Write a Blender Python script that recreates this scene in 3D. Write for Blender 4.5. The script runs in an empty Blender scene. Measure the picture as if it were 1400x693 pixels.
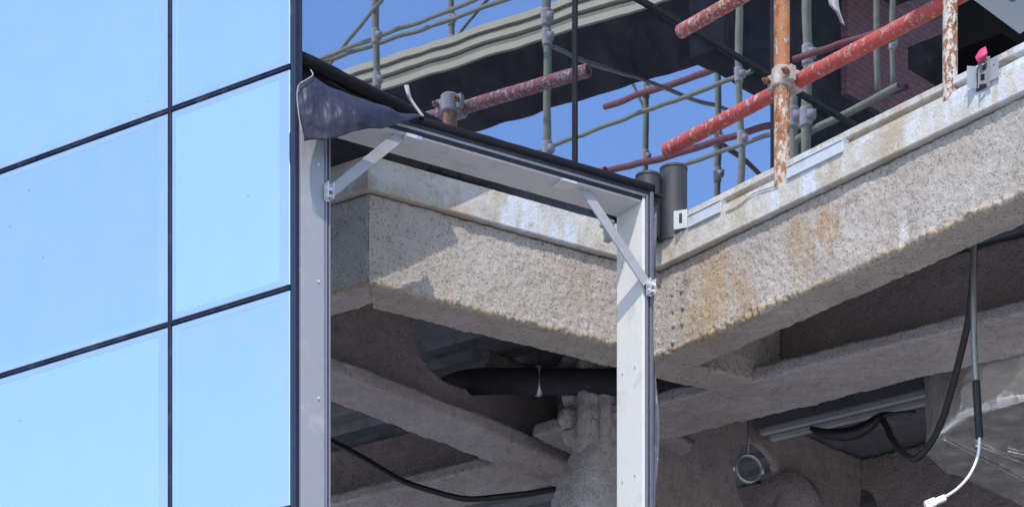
import bpy, bmesh, math, random
from mathutils import Vector, noise, Matrix
random.seed(7)
C = bpy.context.scene.collection
sc = bpy.context.scene
F, YH, CX, CAMZ = 4000.0, 2000.0, 700.0, 1.6     # surveyed camera: focal length, horizon row, centre column (photo pixels), eye height

def V(*a): return Vector(a)
def P(u, v, Y): return V((u-CX)/F*Y, Y, CAMZ + (YH-v)/F*Y)
def Pz(u, v, z):                                  # point of the horizontal plane z (above the eye)
    Y = z*F/(YH-v); return P(u, v, Y)
def unit(x, y):
    l = math.hypot(x, y); return Vector((x/l, y/l))
def dirvp(vp): return unit((vp-CX)/F, 1)
class Plane:                                      # a vertical wall line: base point, direction along, outward normal
    def __init__(s, p, d, n): s.p, s.d, s.n = Vector(p), Vector(d), Vector(n)
    def at(s, t, o=0): return s.p + s.d*t + s.n*o
    def hit(s, u, o=0):                           # t where image column u meets the wall shifted out by o
        k = (u-CX)/F; q = s.p + s.n*o
        return (k*q.y - q.x)/(s.d.x - k*s.d.y)
    def pt(s, u, v, o=0):
        q = s.at(s.hit(u, o), o); return V(q.x, q.y, CAMZ + (YH-v)/F*q.y)
def xy(u, Y): return ((u-CX)/F*Y, Y)
dL, dG, dM, dR = dirvp(-4860), dirvp(4300), dirvp(6900), dirvp(-2490)
nr = lambda d: Vector((d.y, -d.x))
CORN = Vector(xy(405, 10.0))
LW = Plane(CORN, dL, -nr(dL))                     # left glass facade, t grows to the left and away
GW = Plane(CORN - nr(dG)*.09, dG, nr(dG))                      # upper tinted glazing
P0 = Vector(xy(900, 11.3))                        # re-entrant corner of the slab
RW = Plane(P0, -dR, -nr(dR))                      # right wing edge, t grows towards the viewer
MW = Plane(P0, dM, nr(dM))                        # middle edge, t negative towards the left
FW = Plane(Vector(xy(410, 9.99)), dM, nr(dM))    # steel window frame
tMc = MW.hit(503)                                 # convex slab corner
LR = Plane(MW.at(tMc), dL, -nr(dL))               # slab return running away to the left
ZT, ZL, ZB = 4.725+CAMZ, 4.618+CAMZ, 4.285+CAMZ
def mirror(p):
    q = Vector((p.x, p.y)); k = (q-GW.p).dot(GW.n)
    q = q - GW.n*(2*k); return V(q.x, q.y, p.z)

# ---------------------------------------------------------------- scene graph helpers
def tag(o, label=None, cat=None, group=None, kind=None):
    if label: o['label'] = label
    if cat: o['category'] = cat
    if group: o['group'] = group
    if kind: o['kind'] = kind
    return o
def empty(name, loc, label, cat, group=None):
    o = bpy.data.objects.new(name, None); C.objects.link(o); o.location = loc; o.empty_display_size = .1
    o['_w'] = list(loc)
    return tag(o, label, cat, group)
def build(name, bm, mat, parent=None, smooth=True, recalc=True):
    if recalc: bmesh.ops.recalc_face_normals(bm, faces=bm.faces[:])
    if parent is None:
        xs = [v.co for v in bm.verts]
        org = V((min(v.x for v in xs)+max(v.x for v in xs))/2, (min(v.y for v in xs)+max(v.y for v in xs))/2, min(v.z for v in xs))
    else: org = Vector(parent['_w'])
    for v in bm.verts: v.co -= org
    for f in bm.faces: f.smooth = smooth
    me = bpy.data.meshes.new(name); bm.to_mesh(me); bm.free()
    o = bpy.data.objects.new(name, me); C.objects.link(o); me.materials.append(mat)
    o['_w'] = list(org)
    if parent is None: o.location = org
    else: o.parent = parent
    return o
def sharp(o, deg=35):
    me = o.data; bm = bmesh.new(); bm.from_mesh(me); a = math.radians(deg)
    for e in bm.edges:
        if len(e.link_faces) == 2 and e.calc_face_angle(0) > a: e.smooth = False
    bm.to_mesh(me); bm.free(); return o
BM = bmesh.new

# ---------------------------------------------------------------- shape helpers
def hexa(bm, c):                                  # eight corners: bottom ring then top ring
    vs = [bm.verts.new(p) for p in c]
    for f in ((0,1,2,3),(7,6,5,4),(0,4,5,1),(1,5,6,2),(2,6,7,3),(3,7,4,0)): bm.faces.new([vs[i] for i in f])
def wallbox(bm, pl, t0, t1, o0, o1, z0, z1):      # a box along a wall plane (z above the ground)
    a = [pl.at(t0,o0), pl.at(t1,o0), pl.at(t1,o1), pl.at(t0,o1)]
    hexa(bm, [V(q.x,q.y,z0) for q in a] + [V(q.x,q.y,z1) for q in a])
def bevel(bm, w, seg=2):
    bmesh.ops.recalc_face_normals(bm, faces=bm.faces[:])
    bmesh.ops.bevel(bm, geom=[e for e in bm.edges if e.is_manifold and e.calc_face_angle(0) > .5], offset=w, segments=seg, affect='EDGES', profile=.6)
def spline(pts, n=10):
    out = []
    q = [pts[0]*2-pts[1]] + list(pts) + [pts[-1]*2-pts[-2]]
    for i in range(1, len(q)-2):
        for k in range(n):
            t = k/n; a,b,c,d = q[i-1],q[i],q[i+1],q[i+2]
            out.append(.5*((2*b)+(c-a)*t+(2*a-5*b+4*c-d)*t*t+(3*b-a-3*c+d)*t**3))
    out.append(pts[-1].copy())
    return [p + V(N(p*5), N(p*5+V(3,3,3)), N(p*5+V(8,1,2)))*.006 for p in out] if len(pts) > 6 else out
def tube(bm, pts, r, seg=14, cap=True, rf=None):
    rings = []; up = V(.31,.17,.94)
    for i, p in enumerate(pts):
        d = (pts[min(i+1,len(pts)-1)] - pts[max(i-1,0)]).normalized()
        if abs(d.dot(up)) > .97: up = V(1,.2,0)
        a = d.cross(up).normalized(); b = d.cross(a); up = (-b if False else up)
        rr = r if rf is None else rf(i)
        rings.append([bm.verts.new(p + a*math.cos(x)*rr + b*math.sin(x)*rr) for x in [2*math.pi*k/seg for k in range(seg)]])
    for A, B in zip(rings, rings[1:]):
        for k in range(seg): bm.faces.new((A[k], A[(k+1)%seg], B[(k+1)%seg], B[k]))
    if cap: bm.faces.new(rings[0][::-1]); bm.faces.new(rings[-1])
def hollow(bm, p, q, r, w=.004, seg=20, n=24):    # an open scaffold tube with wall thickness, slightly bruised
    d = (q-p).normalized(); up = V(0,0,1) if abs(d.z) < .9 else V(1,0,0)
    a = d.cross(up).normalized(); b = d.cross(a)
    def ring(c, rr, k): 
        return [bm.verts.new(c + (a*math.cos(x)+b*math.sin(x))*(rr + .0006*noise.noise((c+a*math.cos(x)*r)*40))) for x in [2*math.pi*j/seg for j in range(seg)]]
    L = [ring(p.lerp(q, i/n), r, i) for i in range(n+1)]
    I = [ring(p + d*.0, r-w, 0), ring(p + d*.12, r-w, 0)]; J = [ring(q, r-w, 0), ring(q - d*.12, r-w, 0)]
    def band(A, B):
        for k in range(seg): bm.faces.new((A[k], A[(k+1)%seg], B[(k+1)%seg], B[k]))
    for A, B in zip(L, L[1:]): band(A, B)
    band(L[0], I[0]); band(I[0], I[1]); bm.faces.new(I[1]); band(L[-1], J[0]); band(J[0], J[1]); bm.faces.new(J[1])
def cyl(bm, p, q, r, seg=18): tube(bm, [p, q], r, seg)
def extrude(bm, pl, prof, t0, t1, dt, dp, m0=0, m1=0, disp=None):
    """sweep the closed profile [(o, z)] along a wall plane; m0/m1 mitre the ends; disp(co, normal) is a real roughness in metres"""
    pts = []
    for i, (a, b) in enumerate(zip(prof, prof[1:]+prof[:1])):
        L = math.hypot(b[0]-a[0], b[1]-a[1]); n = max(1, int(round(L/dp)))
        n = min(n, 120)
        for k in range(n): pts.append((a[0]+(b[0]-a[0])*k/n, a[1]+(b[1]-a[1])*k/n))
    n = max(1, int((t1-t0)/dt)); rings = []
    for i in range(n+1):
        f = i/n; ring = []
        for (o, z) in pts:
            t = (t0 + m0*o)*(1-f) + (t1 + m1*o)*f
            q = pl.at(t, o); ring.append(bm.verts.new(V(q.x, q.y, z)))
        rings.append(ring)
    m = len(pts)
    for A, B in zip(rings, rings[1:]):
        for k in range(m): bm.faces.new((A[k], A[(k+1)%m], B[(k+1)%m], B[k]))
    bm.faces.new(rings[0]); bm.faces.new(rings[-1][::-1])
    bmesh.ops.recalc_face_normals(bm, faces=bm.faces[:])
    if disp:
        bm.normal_update()
        mv = [(v, v.normal*disp(v.co)) for v in bm.verts]
        for v, d in mv: v.co += d
N = noise.noise
def spray(co, fine=.0035, mid=.005, lump=.008):
    return fine*N(co*62) - fine*1.3*max(0, N(co*85+V(3,1,7))-.15) + mid*N(co*22) + lump*N(co*6.5+V(9,2,4))
def crust_on(pl):                                 # sprayed face with a crumbly lower arris
    def f(co):
        d = spray(co, .0034, .0032, .004); h = abs(co.z-ZB-.006)
        if h > .026: return d
        o = (Vector((co.x, co.y))-pl.p).dot(pl.n)+OV
        k = (1-h/.026)**.6*max(0, min(1, 1+o/.022))
        ragged = max(.15, N(co*6+V(5,0,0))*1.7+.55)
        return d + k*ragged*(.026*max(0, N(co*30+V(2,8,1))) + .022*N(co*58) + .002)
    return f
def softcrust(co): return spray(co, .0035, .004, .007)
def conc(co): return .0007*N(co*30) + .0012*N(co*7) - .002*max(0, N(co*50+V(4,4,4))-.45)

# ---------------------------------------------------------------- material helpers
class M:
    def __init__(s, name):
        s.m = bpy.data.materials.new(name); s.m.use_nodes = True; s.t = s.m.node_tree; s.t.nodes.clear()
        s.out = s.n('ShaderNodeOutputMaterial'); s.b = s.n('ShaderNodeBsdfPrincipled'); s.l(s.b.outputs[0], s.out.inputs[0])
        s.geo = s.n('ShaderNodeNewGeometry').outputs['Position']
    def n(s, k, **kw):
        x = s.t.nodes.new(k)
        for a, b in kw.items(): setattr(x, a, b)
        return x
    def l(s, a, b): s.t.links.new(a, b)
    def setv(s, sock, v):
        if hasattr(v, 'is_output'): s.l(v, sock)
        elif isinstance(v, (tuple, list)) and len(v) == 3 and len(sock.default_value) == 4: sock.default_value = (*v, 1)
        else: sock.default_value = v
    def p(s, **kw):
        for k, v in kw.items(): s.setv(s.b.inputs[k.replace('_', ' ')], v)
        return s
    def scale(s, sx, sy, sz, vec=None):
        x = s.n('ShaderNodeVectorMath', operation='MULTIPLY'); s.l(vec or s.geo, x.inputs[0]); x.inputs[1].default_value = (sx, sy, sz); return x.outputs[0]
    def noise(s, sc_, detail=4, rough=.6, vec=None, col=False):
        x = s.n('ShaderNodeTexNoise'); x.inputs['Scale'].default_value = sc_; x.inputs['Detail'].default_value = detail; x.inputs['Roughness'].default_value = rough
        s.l(vec or s.geo, x.inputs['Vector']); return x.outputs['Color' if col else 'Fac']
    def voro(s, sc_, vec=None, feature='F1'):
        x = s.n('ShaderNodeTexVoronoi', feature=feature); x.inputs['Scale'].default_value = sc_; s.l(vec or s.geo, x.inputs['Vector']); return x.outputs['Distance']
    def ramp(s, f, a, b, va=0., vb=1.):
        x = s.n('ShaderNodeMapRange', clamp=True); x.interpolation_type = 'SMOOTHSTEP'
        s.l(f, x.inputs[0]); x.inputs[1].default_value = a; x.inputs[2].default_value = b; x.inputs[3].default_value = va; x.inputs[4].default_value = vb; return x.outputs[0]
    def mix(s, f, a, b, mode='MIX'):
        x = s.n('ShaderNodeMix', data_type='RGBA', blend_type=mode); s.setv(x.inputs[0], f); s.setv(x.inputs[6], a); s.setv(x.inputs[7], b); return x.outputs[2]
    def math(s, op, a, b=0.):
        x = s.n('ShaderNodeMath', operation=op); s.setv(x.inputs[0], a); s.setv(x.inputs[1], b); return x.outputs[0]
    def near(s, c, r, squash=(1,1,1)):            # soft ball mask round a place, broken up by noise
        d = s.n('ShaderNodeVectorMath', operation='SUBTRACT'); s.l(s.geo, d.inputs[0]); d.inputs[1].default_value = c
        k = s.n('ShaderNodeVectorMath', operation='LENGTH'); s.l(s.scale(*squash, vec=d.outputs[0]), k.inputs[0])
        w = s.math('ADD', k.outputs['Value'], s.math('MULTIPLY', s.math('SUBTRACT', s.noise(14, 6), .5), r*1.2))
        w = s.math('ADD', w, s.math('MULTIPLY', s.math('SUBTRACT', s.noise(1, 6, .65, s.scale(38,38,5)), .5), r*2.2))
        w = s.math('ADD', w, s.math('MULTIPLY', s.math('SUBTRACT', s.noise(120, 3, .7), .5), r*.9))
        return s.ramp(w, r*.30, r*.95, 1, 0)
    def bump(s, h, dist, strength=1.):
        x = s.n('ShaderNodeBump'); x.inputs['Distance'].default_value = dist; x.inputs['Strength'].default_value = strength; s.l(h, x.inputs['Height'])
        s.l(x.outputs[0], s.b.inputs['Normal']); return s

def plain(name, col, rough=.6, metal=0., var=.15, scale_=30, dirt=None, spec=.5):
    m = M(name); c = m.mix(m.noise(scale_, 5), tuple(x*(1-var) for x in col), tuple(min(1, x*(1+var)) for x in col))
    if dirt: c = m.mix(m.ramp(m.noise(9, 7, .7), .52, .7), c, dirt)
    m.p(Base_Color=c, Roughness=m.ramp(m.noise(18, 4), .3, .7, max(.02, rough-.08), min(1, rough+.1)), Metallic=metal, Specular_IOR_Level=spec)
    m.bump(m.noise(120, 3), .0004); return m.m

def spray_mat(name, a, b, rust=(), edge=False):
    m = M(name); c = m.mix(m.ramp(m.noise(3.2, 6, .65), .3, .7), a, b)
    c = m.mix(m.ramp(m.noise(16, 5, .7), .35, .75, 0, .5), c, tuple(x*.8 for x in a))
    wv = m.n('ShaderNodeVectorMath', operation='ADD'); m.l(m.geo, wv.inputs[0]); m.l(m.scale(.02,.02,.01, m.noise(45, 3, .6, None, True)), wv.inputs[1])
    pits = m.math('MULTIPLY', m.ramp(m.voro(88, m.scale(1,1,1.25, wv.outputs[0])), .40, .22), m.ramp(m.noise(36, 4, .7), .46, .56))
    c = m.mix(m.math('MULTIPLY', pits, .30 if edge else .12), c, tuple(x*.4 for x in a))
    if edge:
        sp = m.n('ShaderNodeSeparateXYZ'); m.l(m.geo, sp.inputs[0])
        zz = m.math('ADD', sp.outputs[2], m.math('MULTIPLY', m.math('SUBTRACT', m.noise(20, 5, .7), .5), .03))
        e = m.math('MULTIPLY', m.ramp(zz, ZB+.022, ZB+.004), m.ramp(zz, ZB-.012, ZB-.002))
        e = m.math('MULTIPLY', e, m.ramp(m.noise(4.5, 4), .38, .52))
        gn = m.n('ShaderNodeNewGeometry'); sn = m.n('ShaderNodeSeparateXYZ'); m.l(gn.outputs['True Normal'], sn.inputs[0])
        e = m.math('MULTIPLY', e, m.ramp(sn.outputs[2], -.85, -.55))
        c = m.mix(m.math('MULTIPLY', e, .75), c, m.mix(m.noise(60, 4), (.50,.36,.17), (.26,.17,.09)))
    c = m.mix(m.math('MULTIPLY', m.ramp(m.noise(230, 2), .62, .7), .5), c, (.62,.60,.56))
    for (pos, r, col, sq, amt) in rust:
        c = m.mix(m.math('MULTIPLY', m.near(pos, r, sq), amt), c, col)
    m.p(Base_Color=c, Roughness=.95, Specular_IOR_Level=.2)
    h = m.math('SUBTRACT', m.math('ADD', m.noise(130, 6, .75), m.math('MULTIPLY', m.noise(52, 3, .6), 1.1)), m.math('MULTIPLY', pits, .8))
    m.bump(h, .0068, 1.); return m.m

pr = lambda u, v, o=0: tuple(RW.pt(u, v, o)); pm = lambda u, v, o=0: tuple(MW.pt(u, v, o))
ORANGE, TAN, GOLD, GREY = (.42,.22,.075), (.40,.27,.15), (.42,.29,.13), (.20,.19,.19)
SPRAY = spray_mat('sprayed_fireproofing_edge', (.435,.385,.34), (.525,.475,.43), [  # spray tone of the edge beams, with their stains
    (pr(1123,308), .075, ORANGE, (1,1,.55), .6), (pr(1085,330), .10, TAN, (1,1,.5), .55), (pr(965,390), .19, (.46,.31,.16), (1,1,.55), .6), (pr(1150,275), .05, (.25,.15,.07), (.6,.6,1.6), .6),
    (pr(1010,410), .10, TAN, (1,1,.6), .5), (pr(925,390), .06, GREY, (1,1,.6), .55), (pm(800,380), .14, (.36,.31,.25), (1,1,.7), .5),
    (pr(1228,320), .045, (.72,.69,.66), (1,1,.45), .8),], True)
SPRAYIN = spray_mat('sprayed_fireproofing_inner', (.42,.375,.365), (.52,.475,.46))
SPRAYBR = spray_mat('sprayed_fireproofing_brown', (.36,.295,.28), (.44,.375,.355))

def concrete_mat():
    m = M('slab_edge_concrete')
    c = m.mix(m.ramp(m.noise(5, 6, .65), .35, .65), (.44,.41,.365), (.56,.53,.48))
    st = m.noise(1, 5, .6, m.scale(22, 22, 2.2))
    c = m.mix(m.math('MULTIPLY', m.ramp(m.noise(2.6, 5), .45, .62), m.ramp(st, .40, .60)), c, (.55,.60,.66))       # pale bluish limewash runs
    c = m.mix(m.math('MULTIPLY', m.ramp(m.noise(4.3, 6, .7, m.scale(1,1,.7)), .48, .62), .75), c, (.40,.325,.235))  # tan dirt
    c = m.mix(m.math('MULTIPLY', m.ramp(m.noise(1, 4, .6, m.scale(60,60,7)), .66, .76), .8), c, (.13,.12,.12))    # thin dark drips
    c = m.mix(m.math('MULTIPLY', m.ramp(m.noise(130, 4), .58, .70), .55), c, (.22,.19,.16))
    c = m.mix(m.math('MULTIPLY', m.ramp(m.noise(1, 7, .75, m.scale(11,11,16)), .55, .63), .5), c, (.34,.28,.215))
    c = m.mix(m.math('MULTIPLY', m.ramp(m.noise(33, 5, .7), .60, .66), .5), c, (.62,.60,.57))
    m.p(Base_Color=c, Roughness=.9, Specular_IOR_Level=.25)
    m.bump(m.math('ADD', m.noise(90, 5), m.math('MULTIPLY', m.noise(22, 3), 1.2)), .0035); return m.m
CONC = concrete_mat()

def glass_mat(name, col, wav, dust, dustcol, bands):
    m = M(name)
    nz = m.noise(1, 1, .4, m.scale(*wav[1]), True)
    d = m.n('ShaderNodeVectorMath', operation='SUBTRACT'); m.l(nz, d.inputs[0]); d.inputs[1].default_value = (.5,.5,.5)
    sca = m.n('ShaderNodeVectorMath', operation='SCALE'); m.l(d.outputs[0], sca.inputs[0]); sca.inputs[3].default_value = wav[0]
    g = m.n('ShaderNodeNewGeometry')
    ad = m.n('ShaderNodeVectorMath', operation='ADD'); m.l(g.outputs['Normal'], ad.inputs[0]); m.l(sca.outputs[0], ad.inputs[1])
    no = m.n('ShaderNodeVectorMath', operation='NORMALIZE'); m.l(ad.outputs[0], no.inputs[0])
    oi = m.n('ShaderNodeObjectInfo').outputs['Random']
    m.p(Base_Color=m.mix(oi, tuple(x*.90 for x in col), tuple(min(1, x*1.05) for x in col)), Metallic=1., Roughness=.008); m.l(no.outputs[0], m.b.inputs['Normal'])
    df = m.n('ShaderNodeBsdfDiffuse')
    f = m.math('ADD', m.math('MULTIPLY', m.ramp(m.noise(7, 6, .7), .3, .8), dust), dust*.5)
    spots = m.math('MULTIPLY', m.ramp(m.voro(13), .065, .045), m.ramp(m.noise(2.3, 2), .55, .60))
    m.setv(df.inputs[0], m.mix(spots, dustcol, (.05,.06,.09)))
    f = m.math('MAXIMUM', f, m.math('MULTIPLY', spots, bands))
    mx = m.n('ShaderNodeMixShader'); m.l(f, mx.inputs[0]); m.l(m.b.outputs[0], mx.inputs[1]); m.l(df.outputs[0], mx.inputs[2]); m.l(mx.outputs[0], m.out.inputs[0])
    return m.m
GLASSL = glass_mat('blue_mirror_glass', (.80,.88,.955), (.0012,(2,2,1.5)), .05, (.6,.7,.8), .5)
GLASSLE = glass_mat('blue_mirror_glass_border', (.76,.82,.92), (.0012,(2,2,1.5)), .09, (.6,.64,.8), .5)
GLASSG = glass_mat('tinted_reflective_glass', (.51,.605,.79), (.0034,(4.5,4.5,2.5)), .06, (.20,.20,.24), .45)

def tube_mat(name, paint, rust, splash, ra, sa, low=0.):
    m = M(name)
    c = m.mix(m.ramp(m.noise(11, 6, .7), .3, .7), paint, tuple(x*.75 for x in paint))
    c = m.mix(m.ramp(m.noise(15, 9, .8, m.scale(1,1,.6)), ra-.03, ra+.03), c, m.mix(m.noise(60, 4), rust, tuple(x*.45 for x in rust)))
    sp = m.n('ShaderNodeSeparateXYZ'); m.l(m.geo, sp.inputs[0])
    s = m.ramp(m.math('SUBTRACT', m.noise(48, 9, .78, m.scale(1,1,.6)), m.math('MULTIPLY', m.ramp(sp.outputs[2], 6.9, 6.3, -.5, .5), low)), sa-.02, sa+.02)
    c = m.mix(s, c, m.mix(m.noise(40, 4), splash, tuple(x*.75 for x in splash)))
    m.p(Base_Color=c, Roughness=.75); m.bump(m.math('ADD', m.math('MULTIPLY', s, .6), m.noise(140, 4)), .0022); return m.m
TRED = tube_mat('red_scaffold_paint', (.50,.075,.065), (.33,.12,.07), (.58,.40,.36), .62, .552)
TRED2 = tube_mat('worn_red_scaffold_paint', (.42,.09,.075), (.33,.12,.07), (.55,.42,.37), .56, .525)
TRUSTU = tube_mat('rusty_scaffold_steel_flaking', (.40,.16,.06), (.27,.085,.035), (.58,.47,.39), .54, .525, -.09)
TRUST2 = tube_mat('rusty_scaffold_steel_plastered', (.34,.11,.03), (.22,.06,.02), (.56,.51,.46), .56, .485)
TGREY = tube_mat('dirty_galvanised_tube', (.27,.235,.14), (.18,.12,.06), (.40,.35,.24), .66, .60)
TDRED = tube_mat('dull_red_tube', (.24,.055,.05), (.20,.07,.04), (.40,.33,.28), .60, .68)
COUP = plain('cemented_coupler_steel', (.36,.30,.26), .8, 0, .35, 45, (.48,.44,.40))
BOLTS = plain('caked_bolt_steel', (.27,.26,.26), .9, 0, .4, 60, (.36,.30,.24))
BOLT = plain('rusty_bolt_steel', (.22,.10,.06), .7, .3, .3, 60)
ANOD = plain('grey_anodised_aluminium', (.30,.30,.33), .45, .2, .06, 20, (.36,.36,.38))
WHITEF = plain('white_coated_aluminium', (.68,.68,.665), .42, 0, .05, 9, (.57,.555,.53))
SOFF = plain('grey_soffit_sheet', (.52,.51,.52), .5, 0, .06, 7, (.42,.41,.42))
DARKA = plain('dark_frame_gasket', (.020,.020,.030), .45, 0, .3, 25, (.04,.04,.05), .3)
RUBBER = plain('black_rubber', (.009,.009,.012), .6, 0, .3, 30, None, .2)
JOINT = plain('dark_silicone_joint', (.016,.018,.040), .35, 0, .4, 30, (.07,.07,.10))
TRIM = plain('dark_blue_corner_trim', (.022,.026,.055), .3, .1, .2, 12)
GALV = plain('galvanised_steel', (.62,.64,.66), .4, .5, .12, 25, (.5,.5,.5))
ALUP = plain('pale_aluminium_profile', (.50,.53,.58), .45, .1, .08, 15, (.42,.41,.41))
PIPE = plain('charcoal_pipe_plastic', (.034,.034,.039), .55, 0, .25, 20, (.06,.058,.055))
BLACK = plain('black_cable_sheath', (.012,.012,.013), .5)
BLKP = plain('black_foam_pipe', (.018,.018,.022), .8, 0, .3, 40)
FLEX = plain('grey_flexible_conduit', (.30,.29,.28), .4, .6, .15, 80)
WHITE = plain('white_plastic', (.82,.82,.82), .4, 0, .03)
PINK = plain('pink_tape', (.75,.05,.16), .5, 0, .2, 40)
DECK = plain('galvanised_decking', (.17,.175,.19), .55, .35, .2, 6, (.12,.115,.115))
DARKW = plain('painted_shade_wall', (.004,.004,.0045), .95, 0, .3, 6, None, .05)  # near-black colour stands in for the shade of an unlit interior
SHEETW = plain('pale_strap_fabric', (.30,.29,.29), .7, 0, .1)
def membrane_mat(name, col, rough):
    m = M(name); m.p(Base_Color=m.mix(m.noise(14, 5), col, tuple(x*1.9 for x in col)), Roughness=m.ramp(m.noise(8,5),.3,.7,rough,rough+.22), Specular_IOR_Level=.4)
    m.bump(m.math('ADD', m.noise(11, 2), m.math('MULTIPLY', m.noise(1,2,.5,m.scale(24,24,5)), .7)), .022, .8); return m.m
MEMB = membrane_mat('dark_blue_membrane', (.014,.015,.030), .38)
MEMBK = membrane_mat('black_plastic_membrane', (.010,.010,.013), .3)
MEMGR = membrane_mat('grey_wrinkled_membrane', (.15,.15,.19), .22)
def foil_mat():
    m = M('aluminium_foil_insulation')
    c = m.mix(m.ramp(m.noise(6,5),.4,.6), (.90,.88,.85), (.78,.76,.72))
    m.p(Base_Color=c, Metallic=.72, Roughness=m.ramp(m.noise(10,4),.3,.7,.24,.42))
    m.bump(m.math('ADD', m.noise(4,3,.5), m.math('ADD', m.math('MULTIPLY', m.voro(9), .40), m.math('MULTIPLY', m.voro(34), .07))), .028, .9); return m.m
FOIL = foil_mat()
def board_mat():
    m = M('pale_blue_board'); sp = m.ramp(m.voro(11), .17, .12)
    m.p(Base_Color=m.mix(sp, m.mix(m.noise(8,4),(.42,.50,.55),(.52,.60,.64)), (.07,.13,.42)), Roughness=.6); return m.m
BOARD = board_mat()
def brick_mat():
    m = M('red_brick'); b = m.n('ShaderNodeTexBrick'); 
    sep = m.n('ShaderNodeSeparateXYZ'); m.l(m.geo, sep.inputs[0])
    cx = m.n('ShaderNodeCombineXYZ'); m.l(m.math('ADD', m.math('MULTIPLY', sep.outputs[0], dG.x), m.math('MULTIPLY', sep.outputs[1], dG.y)), cx.inputs[0]); m.l(sep.outputs[2], cx.inputs[1])
    m.l(cx.outputs[0], b.inputs['Vector']); b.inputs['Scale'].default_value = 5.5
    for k, c in (('Color1',(.30,.10,.075,1)),('Color2',(.22,.08,.06,1)),('Mortar',(.06,.05,.05,1))): b.inputs[k].default_value = c
    m.p(Base_Color=b.outputs['Color'], Roughness=.9); return m.m
BRICK = brick_mat()
CANO = plain('canopy_concrete', (.58,.465,.29), .85, 0, .15, 2)
DARKS = plain('painted_shade_board', (.010,.011,.014), .95, 0, .5, 1.5, None, .1)  # near-black colour stands in for shade on the mirrored undersides and walls
GROUND = plain('pale_ground', (.43,.415,.41), .95, 0, .2, .7)

# ---------------------------------------------------------------- setting
bm = BM(); s = 300; bm.faces.new([bm.verts.new(V(x*s, y*s, 0)) for x, y in ((-1,-1),(1,-1),(1,1),(-1,1))])
tag(build('ground', bm, GROUND, smooth=False), kind='structure')

# ---------------------------------------------------------------- left glass facade
def frontage(name, pl, cols, rows, gap, mats, label, cat, depth=.03):
    base = pl.at(cols[0]); root = empty(name, V(base.x, base.y, rows[0]), label, cat)
    for a, b in zip(cols, cols[1:]):
        for c, d in zip(rows, rows[1:]):
            bm = BM(); wallbox(bm, pl, a+gap/2, b-gap/2, -depth, 0, c+gap/2, d-gap/2); bevel(bm, .002, 1)
            o = build('glass_pane', bm, mats[0], root, smooth=False)
    return root
rows = [4.78+CAMZ+.755*k for k in range(-8, 4)]
cols = [.02, .580, 1.80, 2.6]
fac = frontage('glass_facade', LW, cols, rows, .018, (GLASSL,), 'pale blue mirrored glass curtain wall of large panels filling the left side', 'glass wall')
for pane in list(fac.children):                   # the paler strip that runs round every insulated pane
    pass
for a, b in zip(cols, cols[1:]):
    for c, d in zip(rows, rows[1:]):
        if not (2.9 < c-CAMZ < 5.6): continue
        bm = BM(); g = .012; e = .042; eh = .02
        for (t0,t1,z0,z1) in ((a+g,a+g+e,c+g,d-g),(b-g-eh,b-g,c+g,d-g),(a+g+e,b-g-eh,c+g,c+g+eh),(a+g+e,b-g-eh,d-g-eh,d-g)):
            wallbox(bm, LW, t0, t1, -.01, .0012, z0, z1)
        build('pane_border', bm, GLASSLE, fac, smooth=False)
for t in cols[1:-1]:
    bm = BM(); wallbox(bm, LW, t-.0075, t+.0075, -.05, .004, rows[0], rows[-1]); bevel(bm, .002, 1)
    for k in (-1, 1): wallbox(bm, LW, t+k*.0042-.0012, t+k*.0042+.0012, 0, .0065, rows[0], rows[-1])
    build('vertical_joint', bm, JOINT, fac, smooth=False)
for z in rows[1:-1]:
    for a, b in zip(cols, cols[1:]):
        bm = BM(); n = 26; L = b-a-.015
        for k in range(n):
            w = .008 + .0012*N(V(z*9, k*.7+a*20, 0)); h = .004+.002*N(V(k*.9, z*5, a))
            wallbox(bm, LW, a+.0076+L*k/n, a+.0076+L*(k+1)/n, -.05, h, z-w, z+w)
        for k in (-1, 1): wallbox(bm, LW, a+.0076, b-.0076, 0, .0072, z+k*.0045-.001, z+k*.0045+.001)
        build('horizontal_joint', bm, JOINT, fac, smooth=False)
bm = BM(); wallbox(bm, LW, -.002, .018, -.02, .008, rows[0], rows[-1]); bevel(bm, .003)
wallbox(bm, LW, -.005, -.0022, -.026, -.004, rows[0], rows[-1])
build('corner_trim', bm, TRIM, fac, smooth=False)

# ---------------------------------------------------------------- upper tinted glazing
GZ = [4.85+CAMZ, 5.755+CAMZ, 6.65+CAMZ, 7.55+CAMZ]; GC = [GW.hit(409), GW.hit(786), GW.hit(1057), GW.hit(1291)]; GE = GC[3]
gl = frontage('tinted_window_wall', GW, GC, GZ, .012, (GLASSG,), 'dark tinted reflective window wall above the slab, mirroring scaffolding and sky', 'window wall')
for t in GC[1:3]:
    bm = BM(); wallbox(bm, GW, t-.009, t+.009, -.05, .010, GZ[0], GZ[-1]); bevel(bm, .003, 1); build('mullion', bm, RUBBER, gl, smooth=False)
for z in GZ[1:3]:
    for a, b in zip(GC, GC[1:]):
        bm = BM(); wallbox(bm, GW, a+.0095, b-.0095, -.05, .012, z-.011, z+.011); bevel(bm, .003, 1); build('transom', bm, RUBBER, gl, smooth=False)
bm = BM(); extrude(bm, GW, [(.018,4.855),(.03,4.845),(.03,4.830),(.012,4.822),(.012,4.80),(-.05,4.80),(-.05,4.855)], .0, GE+.01, 4, 1)
for v in bm.verts: v.co.z += CAMZ
build('bottom_rail', bm, RUBBER, gl, smooth=False)
bm = BM(); wallbox(bm, GW, GE+.005, GE+.07, -.05, .015, GZ[0], GZ[-1]); build('end_mullion', bm, RUBBER, gl, smooth=False)
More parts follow.
